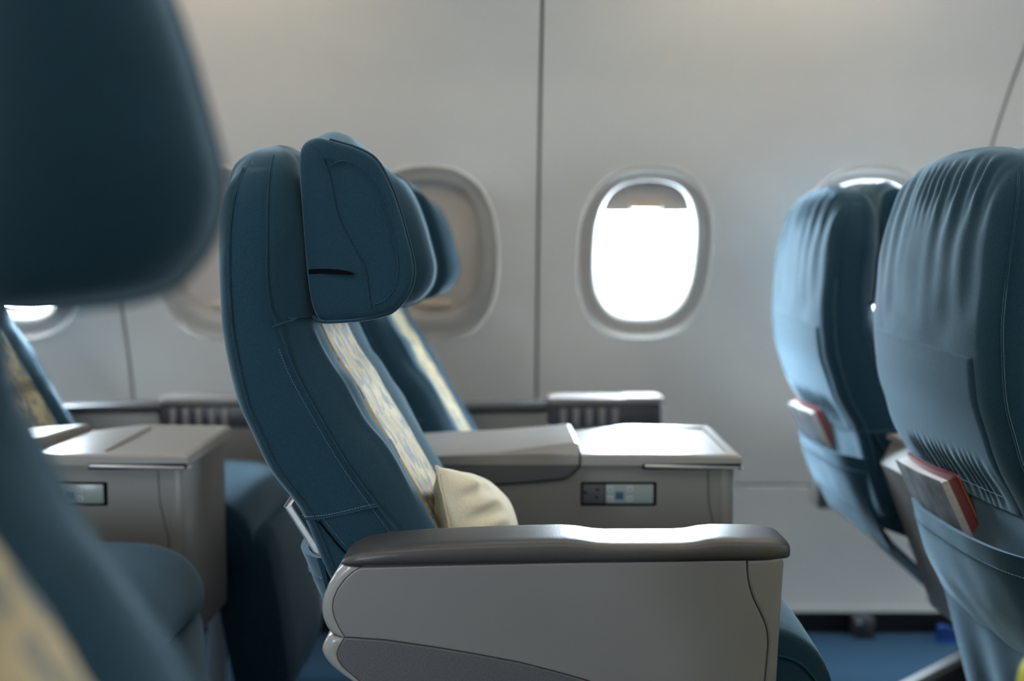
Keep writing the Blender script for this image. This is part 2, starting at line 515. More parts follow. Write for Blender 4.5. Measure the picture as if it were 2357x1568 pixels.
for side in (1, -1):
    y = CY + side * 0.60
    o = empty('ceiling_light', (0, y, 2.085))
    tag(o, 'long warm strip light in the ceiling cove ' + ('above the window-side bins' if side == 1 else 'on the far side of the aisle'), 'light')
    box('housing', XA + 0.1, XB - 0.1, -0.05, 0.05, 0.0, 0.03, 'ceiling', o, 0.004)
    box('diffuser', XA + 0.12, XB - 0.12, -0.04, 0.04, -0.012, 0.0, 'striplamp', o, 0.003)

# ------------------------------------------------------------------ seat geometry
PIV = Vector((-0.30, 0, 0.55))
BST = [  # rear x,z | front x,z | half width, seat back from bottom to top
    (-0.1900, 0.5200, -0.0590, 0.5600, 0.2225),
    (-0.2380, 0.6050, -0.1210, 0.6720, 0.2225),
    (-0.2690, 0.6840, -0.1680, 0.7570, 0.2225),
    (-0.3070, 0.7370, -0.1940, 0.8000, 0.2225),
    (-0.3300, 0.7850, -0.2170, 0.8420, 0.2225),
    (-0.3470, 0.8280, -0.2360, 0.8680, 0.2225),
    (-0.3590, 0.8860, -0.2550, 0.9050, 0.2225),
    (-0.3650, 0.9290, -0.2660, 0.9370, 0.2225),
    (-0.3675, 0.9950, -0.2700, 0.9950, 0.2225),
    (-0.3660, 1.0500, -0.2680, 1.0500, 0.2190),
    (-0.3620, 1.0900, -0.2750, 1.0920, 0.2070),
    (-0.3560, 1.1200, -0.2820, 1.1220, 0.1870),
    (-0.3460, 1.1450, -0.2900, 1.1470, 0.1520),
    (-0.3320, 1.1590, -0.3030, 1.1600, 0.1000)]
NB = len(BST) - 1
def station(t):
    t = max(0, min(NB, t)); i = min(int(t), NB - 1); u = t - i
    P = [BST[max(i - 1, 0)], BST[i], BST[i + 1], BST[min(i + 2, NB)]]
    o = []
    for k in range(5):
        p0, p1, p2, p3 = (p[k] for p in P)
        o.append(0.5 * (2 * p1 + (p2 - p0) * u + (2 * p0 - 5 * p1 + 4 * p2 - p3) * u * u + (3 * p1 - p0 - 3 * p2 + p3) * u ** 3))
    return Vector((o[0], o[1])), Vector((o[2], o[3])), o[4]
def rounding(y, w, r):
    e = abs(y) - (w - r)
    return 0 if e <= 0 else 1 - math.sqrt(max(0, 1 - (e / r) ** 2))
def rear(t, y, off=0.0):
    R, F, w_ = station(t); n = (F - R).normalized()
    a = -(0.004 + 0.012 * sstep(2.5, 6, t)) * (1 - (y / w_) ** 2) + 0.018 * rounding(y, w_, min(0.030, w_ * .5)) - off
    p = R + n * (a + 0.001)
    return Vector((p.x, y, p.y))
def front(t, y, off=0.0):
    R, F, w_ = station(t); L = (F - R).length; n = (F - R).normalized()
    rf = min(0.04, L * 0.38)
    a = L - rf * rounding(y, w_, min(0.075, w_ * .6)) + 0.010 * math.cos(min(1, abs(abs(y) - 0.160) / 0.055) * math.pi / 2) + off
    p = R + n * a
    return Vector((p.x, y, p.y))
def sidept(x, z, off=0.0004, s=-1):
    """point on the side face at profile position (x,z)"""
    best = None
    for i in range(0, NB * 8 + 1):
        t = i / 8; R, F, w_ = station(t); d = F - R
        u = max(0, min(1, (Vector((x, z)) - R).dot(d) / d.length_squared))
        e = (R + d * u - Vector((x, z))).length
        if best is None or e < best[0]: best = (e, w_, t, u)
    return Vector((x, s * (best[1] + off), z))
def fold(t, y, kind):
    """soft cloth creases, along the normal"""
    a = 0.0
    if kind == 'rear':
        up = sstep(8.6, 10.6, t) * sstep(12.1, 11.1, t)
        a += up * 0.0022 * math.sin(y * 250 + 0.7 * math.sin(t * 1.3) + 0.8 * math.sin(y * 31)) * sstep(-0.19, -0.15, y) * sstep(0.12, 0.0, y)
        a += 0.0022 * sstep(6, 10.5, t) * sstep(12.6, 11, t) * math.sin(y * 120 + 0.8 * math.sin(t * 1.3)) * sstep(0.0, 0.10, abs(y - 0.02))
    else:
        a += 0.0016 * math.sin(t * 2.1 + y * 45) * sstep(0.13, 0.18, abs(y))
        a += 0.0035 * math.exp(-((abs(y) - 0.183 + 0.006 * math.sin(t * 1.1)) / 0.007) ** 2) * sstep(0.8, 2.0, t) * sstep(7.2, 5.5, t)
    a += 0.0022 * (noise.noise(Vector((t * 0.9, y * 14, 3.1 if kind == 'rear' else 9.7))))
    return a
def backrest_mesh():
    nt = 110; loops = []
    for i in range(nt + 1):
        t = NB * (i / nt) ** 0.92
        R, F, w_ = station(t); lp = []
        nr = 120; ns = 12
        for j in range(nr + 1):
            y = -w_ * math.cos(math.pi * j / nr); lp.append(rear(t, y, fold(t, y, 'rear')) - Vector(PIV))
        a = rear(t, w_); b = front(t, w_)
        for j in range(1, ns):
            q = a.lerp(b, j / ns); q.y += 0.004 * math.sin(math.pi * j / ns) * (1 if t < 11 else 0.3); lp.append(q - Vector(PIV))
        for j in range(nr + 1):
            y = w_ * math.cos(math.pi * j / nr); lp.append(front(t, y, fold(t, y, 'front')) - Vector(PIV))
        a, b = front(t, -w_), rear(t, -w_)
        for j in range(1, ns):
            q = a.lerp(b, j / ns); q.y -= 0.004 * math.sin(math.pi * j / ns) * (1 if t < 11 else 0.3); lp.append(q - Vector(PIV))
        loops.append(lp)
    c = sum(loops[-1], Vector()) / len(loops[-1])
    for s, dz in ((0.75, 0.0035), (0.45, 0.0055), (0.15, 0.0062)):
        loops.append([c + (p - c) * s + Vector((0, 0, dz)) for p in loops[len(loops) - 1 if s == 0.75 else -1]] if s == 0.75 else
                     [c + (p - c) * s + Vector((0, 0, dz)) for p in loops[nt]])
    return loops
# headrest: side profile of a wing and of the hollow middle, swept across the width
WING = [(-0.2640, 1.1500), (-0.2460, 1.1580), (-0.2266, 1.1540), (-0.1935, 1.1440), (-0.1700, 1.1300), (-0.1540, 1.1030), (-0.1420, 1.0720), (-0.1330, 1.0400),
        (-0.1245, 1.0050), (-0.1245, 0.9850), (-0.1300, 0.9670), (-0.1420, 0.9510), (-0.1570, 0.9400), (-0.1883, 0.9330), (-0.2379, 0.9300), (-0.2500, 0.9380),
        (-0.2570, 0.9600), (-0.2620, 1.0050), (-0.2660, 1.0650), (-0.2690, 1.1250)]
MID = [(-0.264, 1.166), (-0.246, 1.179), (-0.227, 1.177), (-0.212, 1.168), (-0.203, 1.150), (-0.198, 1.125), (-0.195, 1.085), (-0.194, 1.045),
       (-0.194, 1.010), (-0.196, 0.988), (-0.199, 0.968), (-0.204, 0.950), (-0.210, 0.938), (-0.220, 0.930), (-0.240, 0.927), (-0.250, 0.936),
       (-0.257, 0.960), (-0.262, 1.005), (-0.266, 1.070), (-0.269, 1.140)]
def closed(pts, n):
    P = [Vector(p) for p in pts]; k = len(P); out = []
    for i in range(k):
        p0, p1, p2, p3 = P[i - 1], P[i], P[(i + 1) % k], P[(i + 2) % k]
        for j in range(n):
            t = j / n
            out.append(0.5 * ((2 * p1) + (p2 - p0) * t + (2 * p0 - 5 * p1 + 4 * p2 - p3) * t * t + (3 * p1 - p0 - 3 * p2 + p3) * t ** 3))
    return out
WP, MP = closed(WING, 4), closed(MID, 4)
HW = 0.212
def gus(x, z):
    zz = min(1, max(0, (z - 0.94) / 0.2)); xs = -0.178 - 0.052 * zz
    return 0.020 * sstep(xs, -0.27, x) + 0.003 * sstep(xs + 0.004, xs - 0.004, x)
def head_loops():
    loops = []
    cw = sum(WP, Vector((0, 0))) / len(WP)
    half = [(1.0, 0.80), (0.999, 0.90), (0.994, 0.96), (0.980, 0.995), (0.955, 1.012), (0.92, 1.015), (0.87, 1.005)] + [(v, 1.0) for v in (0.80, 0.72, 0.64, 0.56, 0.47, 0.38, 0.28, 0.18, 0.08)]
    ys = [(-v, s) for v, s in half] + [(v, s) for v, s in reversed(half)]
    for v, s in ys:
        b = sstep(0.42, 0.84, abs(v)); lp = []
        arch = 1 - (abs(v) / 1.0) ** 2
        for p, q in zip(WP, MP):
            c = q * (1 - b) + p * b
            c = cw + (c - cw) * s
            lp.append(Vector((c.x, math.copysign(abs(v) * HW - gus(c.x, c.y) * sstep(0.6, 0.9, abs(v)), v), c.y)) - Vector(PIV))
        loops.append(lp)
    return loops
def wing_curve(i0, i1, s=1.0, y=-1.0):
    cw = sum(WP, Vector((0, 0))) / len(WP); n = len(WP)
    return [Vector((cw.x + (WP[i % n].x - cw.x) * s, y * HW, cw.y + (WP[i % n].y - cw.y) * s)) - Vector(PIV) for i in range(i0, i1 + 1)]
CUSH = [(-0.215, 0.505), (-0.10, 0.520), (0.05, 0.532), (0.18, 0.540), (0.29, 0.540), (0.345, 0.533), (0.385, 0.512), (0.408, 0.478), (0.413, 0.445), (0.400, 0.415), (0.370, 0.400), (0.2, 0.405), (0.0, 0.420), (-0.12, 0.455), (-0.20, 0.485)]
def cushion_loops(hw=0.213):
    P = crom(CUSH, 5); c = Vector((0.12, 0.46)); loops = []
    for v, s in [(-1, .90), (-.995, .955), (-.98, .985), (-.94, 1), (-.8, 1), (-.5, 1), (0, 1), (.5, 1), (.8, 1), (.94, 1), (.98, .985), (.995, .955), (1, .90)]:
        lp = []
        for p in P:
            crown = 0.014 * (1 - v * v) * sstep(0.40, 0.50, p[1])
            q = Vector((c.x + (p[0] - c.x) * (1 - (1 - s) * 0.22), c.y + (p[1] - c.y) * s + crown))
            lp.append((q.x, v * hw, q.y))
        loops.append(lp)
    return loops
ZS = 0.06
SH_OUT_UP = [(-0.200, 0.646), (-0.209, 0.637), (-0.217, 0.624), (-0.223, 0.609), (-0.2255, 0.597), (-0.2245, 0.583), (-0.220, 0.572), (-0.214, 0.5635), (-0.203, 0.5595), (-0.198, 0.561)]
SH_ARC = [(-0.198, 0.561), (-0.205, 0.573), (-0.210, 0.585), (-0.212, 0.596), (-0.2105, 0.608), (-0.205, 0.620), (-0.196, 0.632), (-0.187, 0.640), (-0.179, 0.6445)]
SH_WAVE = [(0.276, 0.6535), (0.2765, 0.640), (0.279, 0.624), (0.284, 0.608), (0.292, 0.592), (0.2985, 0.578), (0.302, 0.564), (0.3025, 0.550), (0.301, 0.530), (0.299, 0.504), (0.297, 0.440)]
SH_LOW = [(-0.198, 0.561), (-0.150, 0.5575), (-0.092, 0.549), (-0.040, 0.540), (0.011, 0.530), (0.060, 0.517), (0.104, 0.504), (0.170, 0.480), (0.230, 0.455), (0.262, 0.440)]
MESH = {}
def once(key, build, parent, name=None, loc=None):
    """first call builds a mesh object, later calls link a copy that shares its mesh"""
    if key not in MESH:
        o = build(); MESH[key] = (o.name.split('.')[0], o.data, dict(o.items()))
        if loc is not None: o.location = loc
        return o
    nme, me, props = MESH[key]
    o = link(nme, me, parent, loc)
    for k, v in props.items(): o[k] = v
    return o
def seat(label, row_x, cy, arm, recline=0.0, head_up=0.0, leg=0.0, head_x=0.0, group='business class seats'):
    """arm: 'aisle-' shroud towards -Y, 'aisle+' shroud towards +Y, 'window' ribbed armrest towards +Y"""
    root = empty('airline_seat', (row_x, cy, 0)); tag(root, label, 'seat', group)
    P0 = tuple(PIV)
    def tilt(o, up=0.0):
        o.location = PIV; o.rotation_euler = (0, math.radians(recline), 0)
        if up:
            d = Matrix.Rotation(math.radians(recline), 3, 'Y') @ Vector((-0.02 * up / 0.1, 0, up)); o.location = PIV + d
        return o
    b = tilt(once('back', lambda: skin('backrest', backrest_mesh(), 'teal', root, True, 60), root))
    # gold strip down the front
    def strip(u, v, s):
        t = 0.0 + 10.6 * u; y = -0.108 + 0.216 * v
        e = min(1, min(v, 1 - v) / 0.06)
        wob = 0.0012 * noise.noise(Vector((t * 1.3, y * 20, 1)))
        return front(t, y, (-0.004 + 0.008 * math.sqrt(max(0, 1 - (1 - e) ** 2)) + wob)) - PIV
    once('strip', lambda: grid('center_strip', strip, 90, 28, 'tan', b), b)
    def rpanel(u, v, s):
        t = 1.95 + (6.25 - 1.95) * u; y = -0.190 + 0.378 * v
        t -= 0.35 * (1 - v) * sstep(0.6, 1, u)
        e = min(1, min(min(v, 1 - v) / 0.04, min(u + .05, 1 - u) / 0.05))
        wr = 0.0017 * sstep(0.34, 0.14, u) * math.sin(y * 300 + 1.5 * math.sin(y * 60) + 0.6 * math.sin(u * 20)) * sstep(0, 0.15, u + .04) * sstep(-0.2, -0.12, y) * sstep(0.16, 0.1, y)
        return rear(t, y, -0.004 + 0.0075 * math.sqrt(max(0, 1 - (1 - e) ** 2)) + wr) - PIV
    once('rpanel', lambda: grid('rear_panel', rpanel, 60, 110, 'teal', b), b)
    once('rp_st', lambda: stitches('stitching', [rear(2.35, -0.17 + 0.33 * i / 60, 0.0085) - PIV for i in range(61)]
                                   , 'stitch', b, 0.006, 0.004, 0.0007), b)
    for s in (-1, 1):
        k = 'n' if s < 0 else 'p'
        SP = [(-0.306, 1.140), (-0.304, 1.090), (-0.303, 1.035), (-0.303, 0.985), (-0.299, 0.944), (-0.290, 0.922), (-0.271, 0.869), (-0.239, 0.808), (-0.207, 0.753), (-0.169, 0.698), (-0.139, 0.658), (-0.110, 0.62)]
        side_pts = [sidept(p.x, p.y, 0.0042 - 0.002, s) - PIV for p in crom(SP, 6)]
        once('seam' + k, lambda: tube('seam', side_pts, 0.0012, 'seam', b), b)
        lowstitch = [q + Vector((-0.0075, s * 0.0016, -0.002)) for q in side_pts if q.z + PIV.z < 0.90]
        once('sst' + k, lambda: stitches('stitching', lowstitch, 'stitch', b), b)
        RP = [(BST[i][0] + 0.013, BST[i][1]) for i in range(1, NB - 1)]
        rp = [sidept(p.x + 0.004, p.y + 0.002, 0.0012, s) - PIV for p in crom(RP, 4)]
        once('rseam' + k, lambda: tube('piping', rp, 0.0017, 'teal', b), b)
        yk = [sidept(-0.297 + 0.032 * i / 5, 0.9235 + 0.002 * i, 0.0036, s) - PIV for i in range(6)] + [front(6.95 - 0.12 * i / 10, s * (0.2215 - 0.112 * i / 10), 0.0012) - PIV for i in range(1, 11)]
        once('yoke' + k, lambda: tube('seam', yk, 0.0012, 'seam', b), b)
        hp = [sidept(x, z, 0.0038, s) - PIV for x, z in [(-0.264, 0.686), (-0.255, 0.684), (-0.235, 0.686), (-0.215, 0.690), (-0.195, 0.695), (-0.178, 0.699), (-0.168, 0.701)]]
        once('hseam' + k, lambda: tube('seam', [q - Vector((0, 0, 0.003)) for q in hp], 0.0013, 'seam', b), b)
        once('hst' + k, lambda: stitches('stitching', [q + Vector((0, s * 0.0008, 0.0006)) for q in hp], 'stitch', b, 0.0034, 0.0022, 0.0005), b)
        sl = [sidept(x, z, 0.0040, s) - PIV for x, z in [(-0.243, 0.679), (-0.232, 0.665), (-0.220, 0.650), (-0.208, 0.637), (-0.198, 0.624)]]
        once('slit' + k, lambda: tube('slit', sl, 0.0011, 'black', b), b)
        once('slst' + k, lambda: stitches('stitching', [q + Vector((0.006, 0, 0.003)) for q in sl], 'stitch', b), b)
    # literature pocket at the lower rear, open at the top
    def pocket(u, v, s):
        prof = [(-0.276, 0.628), (-0.262, 0.590), (-0.243, 0.552), (-0.224, 0.520), (-0.196, 0.485), (-0.165, 0.450)]
        k = u * 5; i = min(4, int(k)); f = k - i
        x = prof[i][0] + (prof[i + 1][0] - prof[i][0]) * f; z = prof[i][1] + (prof[i + 1][1] - prof[i][1]) * f
        y = -0.212 + 0.424 * v
        e = abs(2 * v - 1)
        x += 0.030 * e ** 6 * (1 - u) - 0.012 * (1 - e ** 2) * (1 - u * .6); z -= 0.006 * math.sin(v * math.pi) * (1 - u)
        x += 0.003 * noise.noise(Vector((u * 3, v * 6, 5)))
        th = 0.004 + 0.004 * sstep(0.10, 0.02, u)
        return Vector((x + (th if s else -th * 0.3), y, z)) - PIV
    pk = tilt(once('pocket', lambda: grid('literature_pocket', pocket, 24, 40, 'teal', root, True), root))
    once('pk_st', lambda: stitches('stitching', [pocket(0.14, i / 50, 0) - Vector((0.0015, 0, 0)) for i in range(51)], 'stitch', pk, 0.006, 0.004, 0.0008), pk)
    # cover under the seat pan
    def under(u, v, s):
        prof = [(-0.190, 0.52), (-0.20, 0.485), (-0.175, 0.45), (-0.133, 0.41), (-0.05, 0.33), (0.037, 0.25), (0.09, 0.215), (0.16, 0.24), (0.25, 0.33), (0.33, 0.40)]
        k = u * 9; i = min(8, int(k)); f = k - i
        x = prof[i][0] + (prof[i + 1][0] - prof[i][0]) * f; z = prof[i][1] + (prof[i + 1][1] - prof[i][1]) * f
        z += 0.006 * noise.noise(Vector((u * 5, v * 4, 2)))
        return (x, -0.20 + 0.40 * v, z + (0.006 if s else 0))
    once('under', lambda: grid('underseat_cover', under, 27, 14, 'teal', root, True), root)
    # headrest
    h = tilt(once('head', lambda: skin('headrest', head_loops(), 'teal', root, True, 60), root), head_up)
    h.location.x += head_x
    for s in (-1, 1):
        k = 'n' if s < 0 else 'p'
        once('hpipe' + k, lambda: tube('piping', wing_curve(8, 60, 1.018, 0.955 * s), 0.0021, 'teal', h), h)
        sg = [(-0.252, 1.151), (-0.240, 1.140), (-0.228, 1.110), (-0.222, 1.075), (-0.213, 1.045), (-0.200, 1.020), (-0.186, 0.992), (-0.180, 0.968), (-0.177, 0.945)]
        pg = [Vector((p.x, s * (HW + 0.0003 - gus(p.x, p.y)), p.y)) - PIV for p in crom(sg, 5)]
        once('hseam1' + k, lambda: tube('seam', pg, 0.0009, 'seam', h), h)
        sg2 = [(-0.226, 1.121), (-0.215, 1.128), (-0.198, 1.126), (-0.180, 1.114), (-0.166, 1.092), (-0.155, 1.062), (-0.147, 1.030), (-0.142, 1.000), (-0.145, 0.975), (-0.156, 0.958), (-0.172, 0.950)]
        pg2 = [Vector((p.x, s * (HW + 0.0003 - gus(p.x, p.y)), p.y)) - PIV for p in crom(sg2, 5)]
        once('hseam2' + k, lambda: tube('seam', pg2, 0.0009, 'seam', h), h)
        once('hst2' + k, lambda: stitches('stitching', [q + Vector((-0.004, s * 0.0003, -0.003)) for q in pg2], 'seam', h), h)
        lens = []
        for i in range(17):
            u = i / 16; x = -0.258 + 0.060 * u; zc = 0.9915 + 0.001 * math.sin(u * 3) - 0.003 * u * u; hh = 0.0030 * math.sqrt(max(0.0, 1 - (2 * max(u, 0.35) - 1) ** 2)) + 0.0002
            lens.append([(x - PIV.x, s * (HW + dy - gus(x, zc)) - PIV.y, zc + dz * hh - PIV.z) for dy, dz in ((-0.004, 1), (0.0006, 1), (0.0006, -1), (-0.004, -1))])
        once('slot' + k, lambda: skin('slot', lens, 'black', h, True, 30), h)
    # cushion and leg rest
    cu = once('cush', lambda: skin('seat_cushion', cushion_loops(), 'teal', root, True, 60), root)
    for s in (-1, 1):
        def pip():
            P = crom([(-0.20, 0.488), (0.0, 0.494), (0.2, 0.502), (0.30, 0.503), (0.345, 0.500), (0.372, 0.488), (0.392, 0.462), (0.398, 0.430)], 5)
            return tube('piping', [(p.x, s * 0.2135, p.y) for p in P], 0.002, 'seam', cu)
        once('cpip%d' % s, pip, cu)
    def legr():
        loops = []
        P = crom([(0.02, 0.0), (0.055, -0.006), (0.070, -0.03), (0.072, -0.10), (0.068, -0.20), (0.050, -0.235), (0.02, -0.24), (0.0, -0.22), (0.0, -0.02), (0.02, 0.0)], 4)[:-1]
        c = Vector((0.035, -0.12))
        for v, sc in [(-1, .86), (-.985, .95), (-.95, 1), (-.5, 1.0), (0, 1), (.5, 1), (.95, 1), (.985, .95), (1, .86)]:
            loops.append([(c.x + (p.x - c.x) * sc + 0.006 * math.cos(v * 1.5) * (1 if p.x > .03 else 0), v * 0.205, c.y + (p.y - c.y) * sc) for p in P])
        return skin('leg_rest', loops, 'teal', root, True, 60)
    lr = once('legr', legr, root, loc=(0.325 + leg * 0.07 / 14, 0, 0.43 + leg * 0.05 / 14)); lr.rotation_euler = (0, -math.radians(leg), 0)
    # seat frame and legs
    fr = once('frame', lambda: box('seat_frame', 0.0, 0.30, -0.19, 0.19, 0.34, 0.403, 'box', root, 0.008), root)
    def legm():
        prof = [(-0.47, 0.0), (-0.42, 0.0), (0.07, 0.235), (0.30, 0.34), (0.27, 0.36), (0.02, 0.27)]
        return plate('leg', prof, -0.018, 0.018, 'box', root, 0, 0.002)
    def legtop():
        return skin('leg_rail', [[(x, y, z) for y, z in ((-0.014, a), (0.014, a), (0.014, a + 0.016), (-0.014, a + 0.016))] for x, a in ((-0.46, 0.008), (0.02, 0.268), (0.27, 0.352))], 'metal', root, True, 30)
    for yy in (-0.15,) if arm != 'window' else (-0.14,):
        once('leg', legm, root, loc=(0.12, yy, 0)); once('legtop', legtop, root, loc=(0.12, yy, 0))
    def flm(): return box('front_leg', 0.22, 0.26, -0.015, 0.015, 0.0, 0.34, 'metal', root, 0.004)
    once('fleg', flm, root, loc=(0, -0.15, 0)); once('fleg', flm, root, loc=(0, 0.15, 0))
    # aisle-side cloth skirt
    if arm != 'window':
        def skirt(u, v, s):
            x = -0.205 + 0.085 * u + 0.010 * math.sin(v * 19 + u * 2) * u; y = -0.20 + 0.40 * v
            return (x + (0.005 if s else 0), y, 0.50 - 0.36 * u)
        once('skirt', lambda: grid('skirt', skirt, 20, 60, 'teal', root, True), root)
    # arms
    if arm.startswith('aisle'):
        sg = -1 if arm.endswith('-') else 1
        y0, y1 = sg * 0.3155, sg * 0.2275
        key = arm
        def pl(nm, poly, mat, a=y0, b_=y1 - sg * 0.004, **k): once(key + nm + str(len(poly)) + mat, lambda: plate(nm, poly, a, b_, mat, root, **k), root)
        sh_top = [(-0.179, 0.6445), (0.276, 0.6535)]
        core = [(-0.196, 0.640), (0.312, 0.650), (0.306, 0.42), (0.29, 0.40), (0.0, 0.40), (-0.17, 0.51), (-0.212, 0.53), (-0.202, 0.560), (-0.215, 0.59)]
        pl('shroud_core', core, 'gap', y0 + sg * -0.004, y1 - sg * 0.002, gap=0.001)
        pl('side_panel', [(-0.179, 0.6445), (-0.05, 0.648), (0.10, 0.651), (0.276, 0.6535)] + SH_WAVE[1:] + list(reversed(SH_LOW))[:-1] + SH_ARC[:-1], 'shroud')
        once(key + 'rtrim', lambda: ribbon('rear_trim', SH_OUT_UP, list(reversed(SH_ARC)), y0, y1 - sg * 0.004, 'trim', root), root)
        pl('front_trim', [(0.276, 0.6535), (0.300, 0.6545), (0.318, 0.657), (0.3205, 0.650), (0.317, 0.58), (0.314, 0.504), (0.311, 0.44)] + list(reversed(SH_WAVE))[:-1], 'shroud', y0 + sg * 0.0003, bev=0.003)
        lowin = [(-0.198, 0.561), (-0.203, 0.552), (-0.2075, 0.543), (-0.2065, 0.534), (-0.200, 0.524), (-0.178, 0.505), (-0.12, 0.462), (-0.09, 0.440)]
        pl('lower_panel', [(0.262, 0.440)] + list(reversed(SH_LOW))[1:] + lowin[1:], 'shroud_low', y0 + sg * 0.0004)
        once(key + 'ltrim', lambda: ribbon('lower_rear_trim', [(-0.203, 0.5597), (-0.214, 0.5633), (-0.2195, 0.559), (-0.224, 0.552), (-0.2265, 0.545), (-0.224, 0.537), (-0.217, 0.527), (-0.205, 0.5165), (-0.181, 0.5005), (-0.125, 0.452), (-0.10, 0.430)], lowin, y0, y1 - sg * 0.004, 'trim', root), root)
        pl('base_panel', [(-0.10, 0.430), (-0.09, 0.4385), (0.262, 0.4385), (0.311, 0.4385), (0.305, 0.30), (0.0, 0.30)], 'shroud_low', y0 + sg * 0.0004)
        def pad():
            loops = []
            st = [(-0.2035, 0.6455, 0.6465, 0.55), (-0.202, 0.6455, 0.650, 0.72), (-0.196, 0.6455, 0.656, 0.86), (-0.180, 0.646, 0.663, 0.96), (-0.150, 0.6465, 0.669, 1), (-0.10, 0.647, 0.673, 1), (-0.03, 0.648, 0.6762, 1),
                  (0.03, 0.649, 0.678, 1), (0.062, 0.6495, 0.6785, 1), (0.080, 0.6497, 0.6770, 1), (0.100, 0.650, 0.6737, 1), (0.115, 0.650, 0.6728, 1), (0.16, 0.651, 0.6728, 1), (0.200, 0.6515, 0.6730, 1), (0.215, 0.652, 0.6740, 1), (0.232, 0.652, 0.6775, 1), (0.248, 0.652, 0.6790, 1),
                  (0.280, 0.6525, 0.6785, 1), (0.300, 0.6525, 0.678, 0.985), (0.315, 0.6525, 0.6765, 0.95), (0.323, 0.653, 0.6745, 0.89), (0.3275, 0.6535, 0.672, 0.80), (0.3295, 0.6545, 0.6695, 0.70), (0.3303, 0.657, 0.667, 0.58)]
            ym, hw = (y0 + y1) / 2, 0.0475
            for x, zb, zt, ws in st:
                lp = []
                hh = (zt - zb) / 2; zc = (zt + zb) / 2
                for j in range(32):
                    a = 2 * math.pi * j / 32; c, s_ = math.cos(a), math.sin(a)
                    ex = 0.30 if s_ > 0 else 0.24
                    yy = hw * ws * math.copysign(abs(c) ** ex, c); zz = hh * math.copysign(abs(s_) ** 0.55, s_)
                    if s_ > 0: yy *= 1 - 0.10 * (zz / hh) ** 2
                    dip = 0
                    lp.append((x, ym + yy, zc + zz))
                loops.append(lp)
            return skin('armrest_pad', loops, 'vinyl', root, True, 50)
        once(key + 'pad', pad, root)
    else:
        y0, y1 = 0.232, 0.312
        def loopx(st):
            out = []
            for x, zb, zt, a, b_ in st:
                lp = []
                for j in range(24):
                    t = 2 * math.pi * j / 24; c, s_ = math.cos(t), math.sin(t)
                    lp.append((x, (a + b_) / 2 + (b_ - a) / 2 * math.copysign(abs(c) ** .35, c), (zb + zt) / 2 + (zt - zb) / 2 * math.copysign(abs(s_) ** .4, s_)))
                out.append(lp)
            return out
        once('wpad', lambda: skin('armrest_pad', loopx([(-0.22, 0.645, 0.655, y0, y1), (-0.21, 0.640, 0.662, y0, y1), (-0.10, 0.646, 0.668, y0, y1), (0.06, 0.650, 0.673, y0, y1), (0.095, 0.652, 0.676, y0, y1)]), 'vinyl', root, True), root)
        once('wpanel', lambda: box('side_panel', -0.20, 0.086, y0 + 0.006, y1, 0.42, 0.648, 'console', root, 0.006), root)
        hb = once('whouse', lambda: box('housing', 0.088, 0.356, y0 + 0.004, y1, 0.612, 0.668, 'box', root, 0.008), root)
        once('wside2', lambda: box('lower_side_panel', 0.08, 0.34, y0 + 0.010, y1, 0.42, 0.615, 'console', root, 0.004), root)
        once('wcap', lambda: skin('housing_cap', loopx([(0.088, 0.668, 0.684, y0, y1), (0.11, 0.668, 0.688, y0 - .003, y1), (0.26, 0.668, 0.687, y0 - .003, y1), (0.272, 0.668, 0.690, y0 - .003, y1), (0.345, 0.668, 0.690, y0 - .003, y1), (0.358, 0.670, 0.686, y0 + .003, y1)]), 'rib', root, True), root)
        for i in range(5):
            once('rib', lambda: box('rib', 0, 0.013, y0 - 0.004, y0 + 0.010, 0.618, 0.660, 'rib', root, 0.003), root, loc=(0.115 + i * 0.031, 0, 0))
    return root

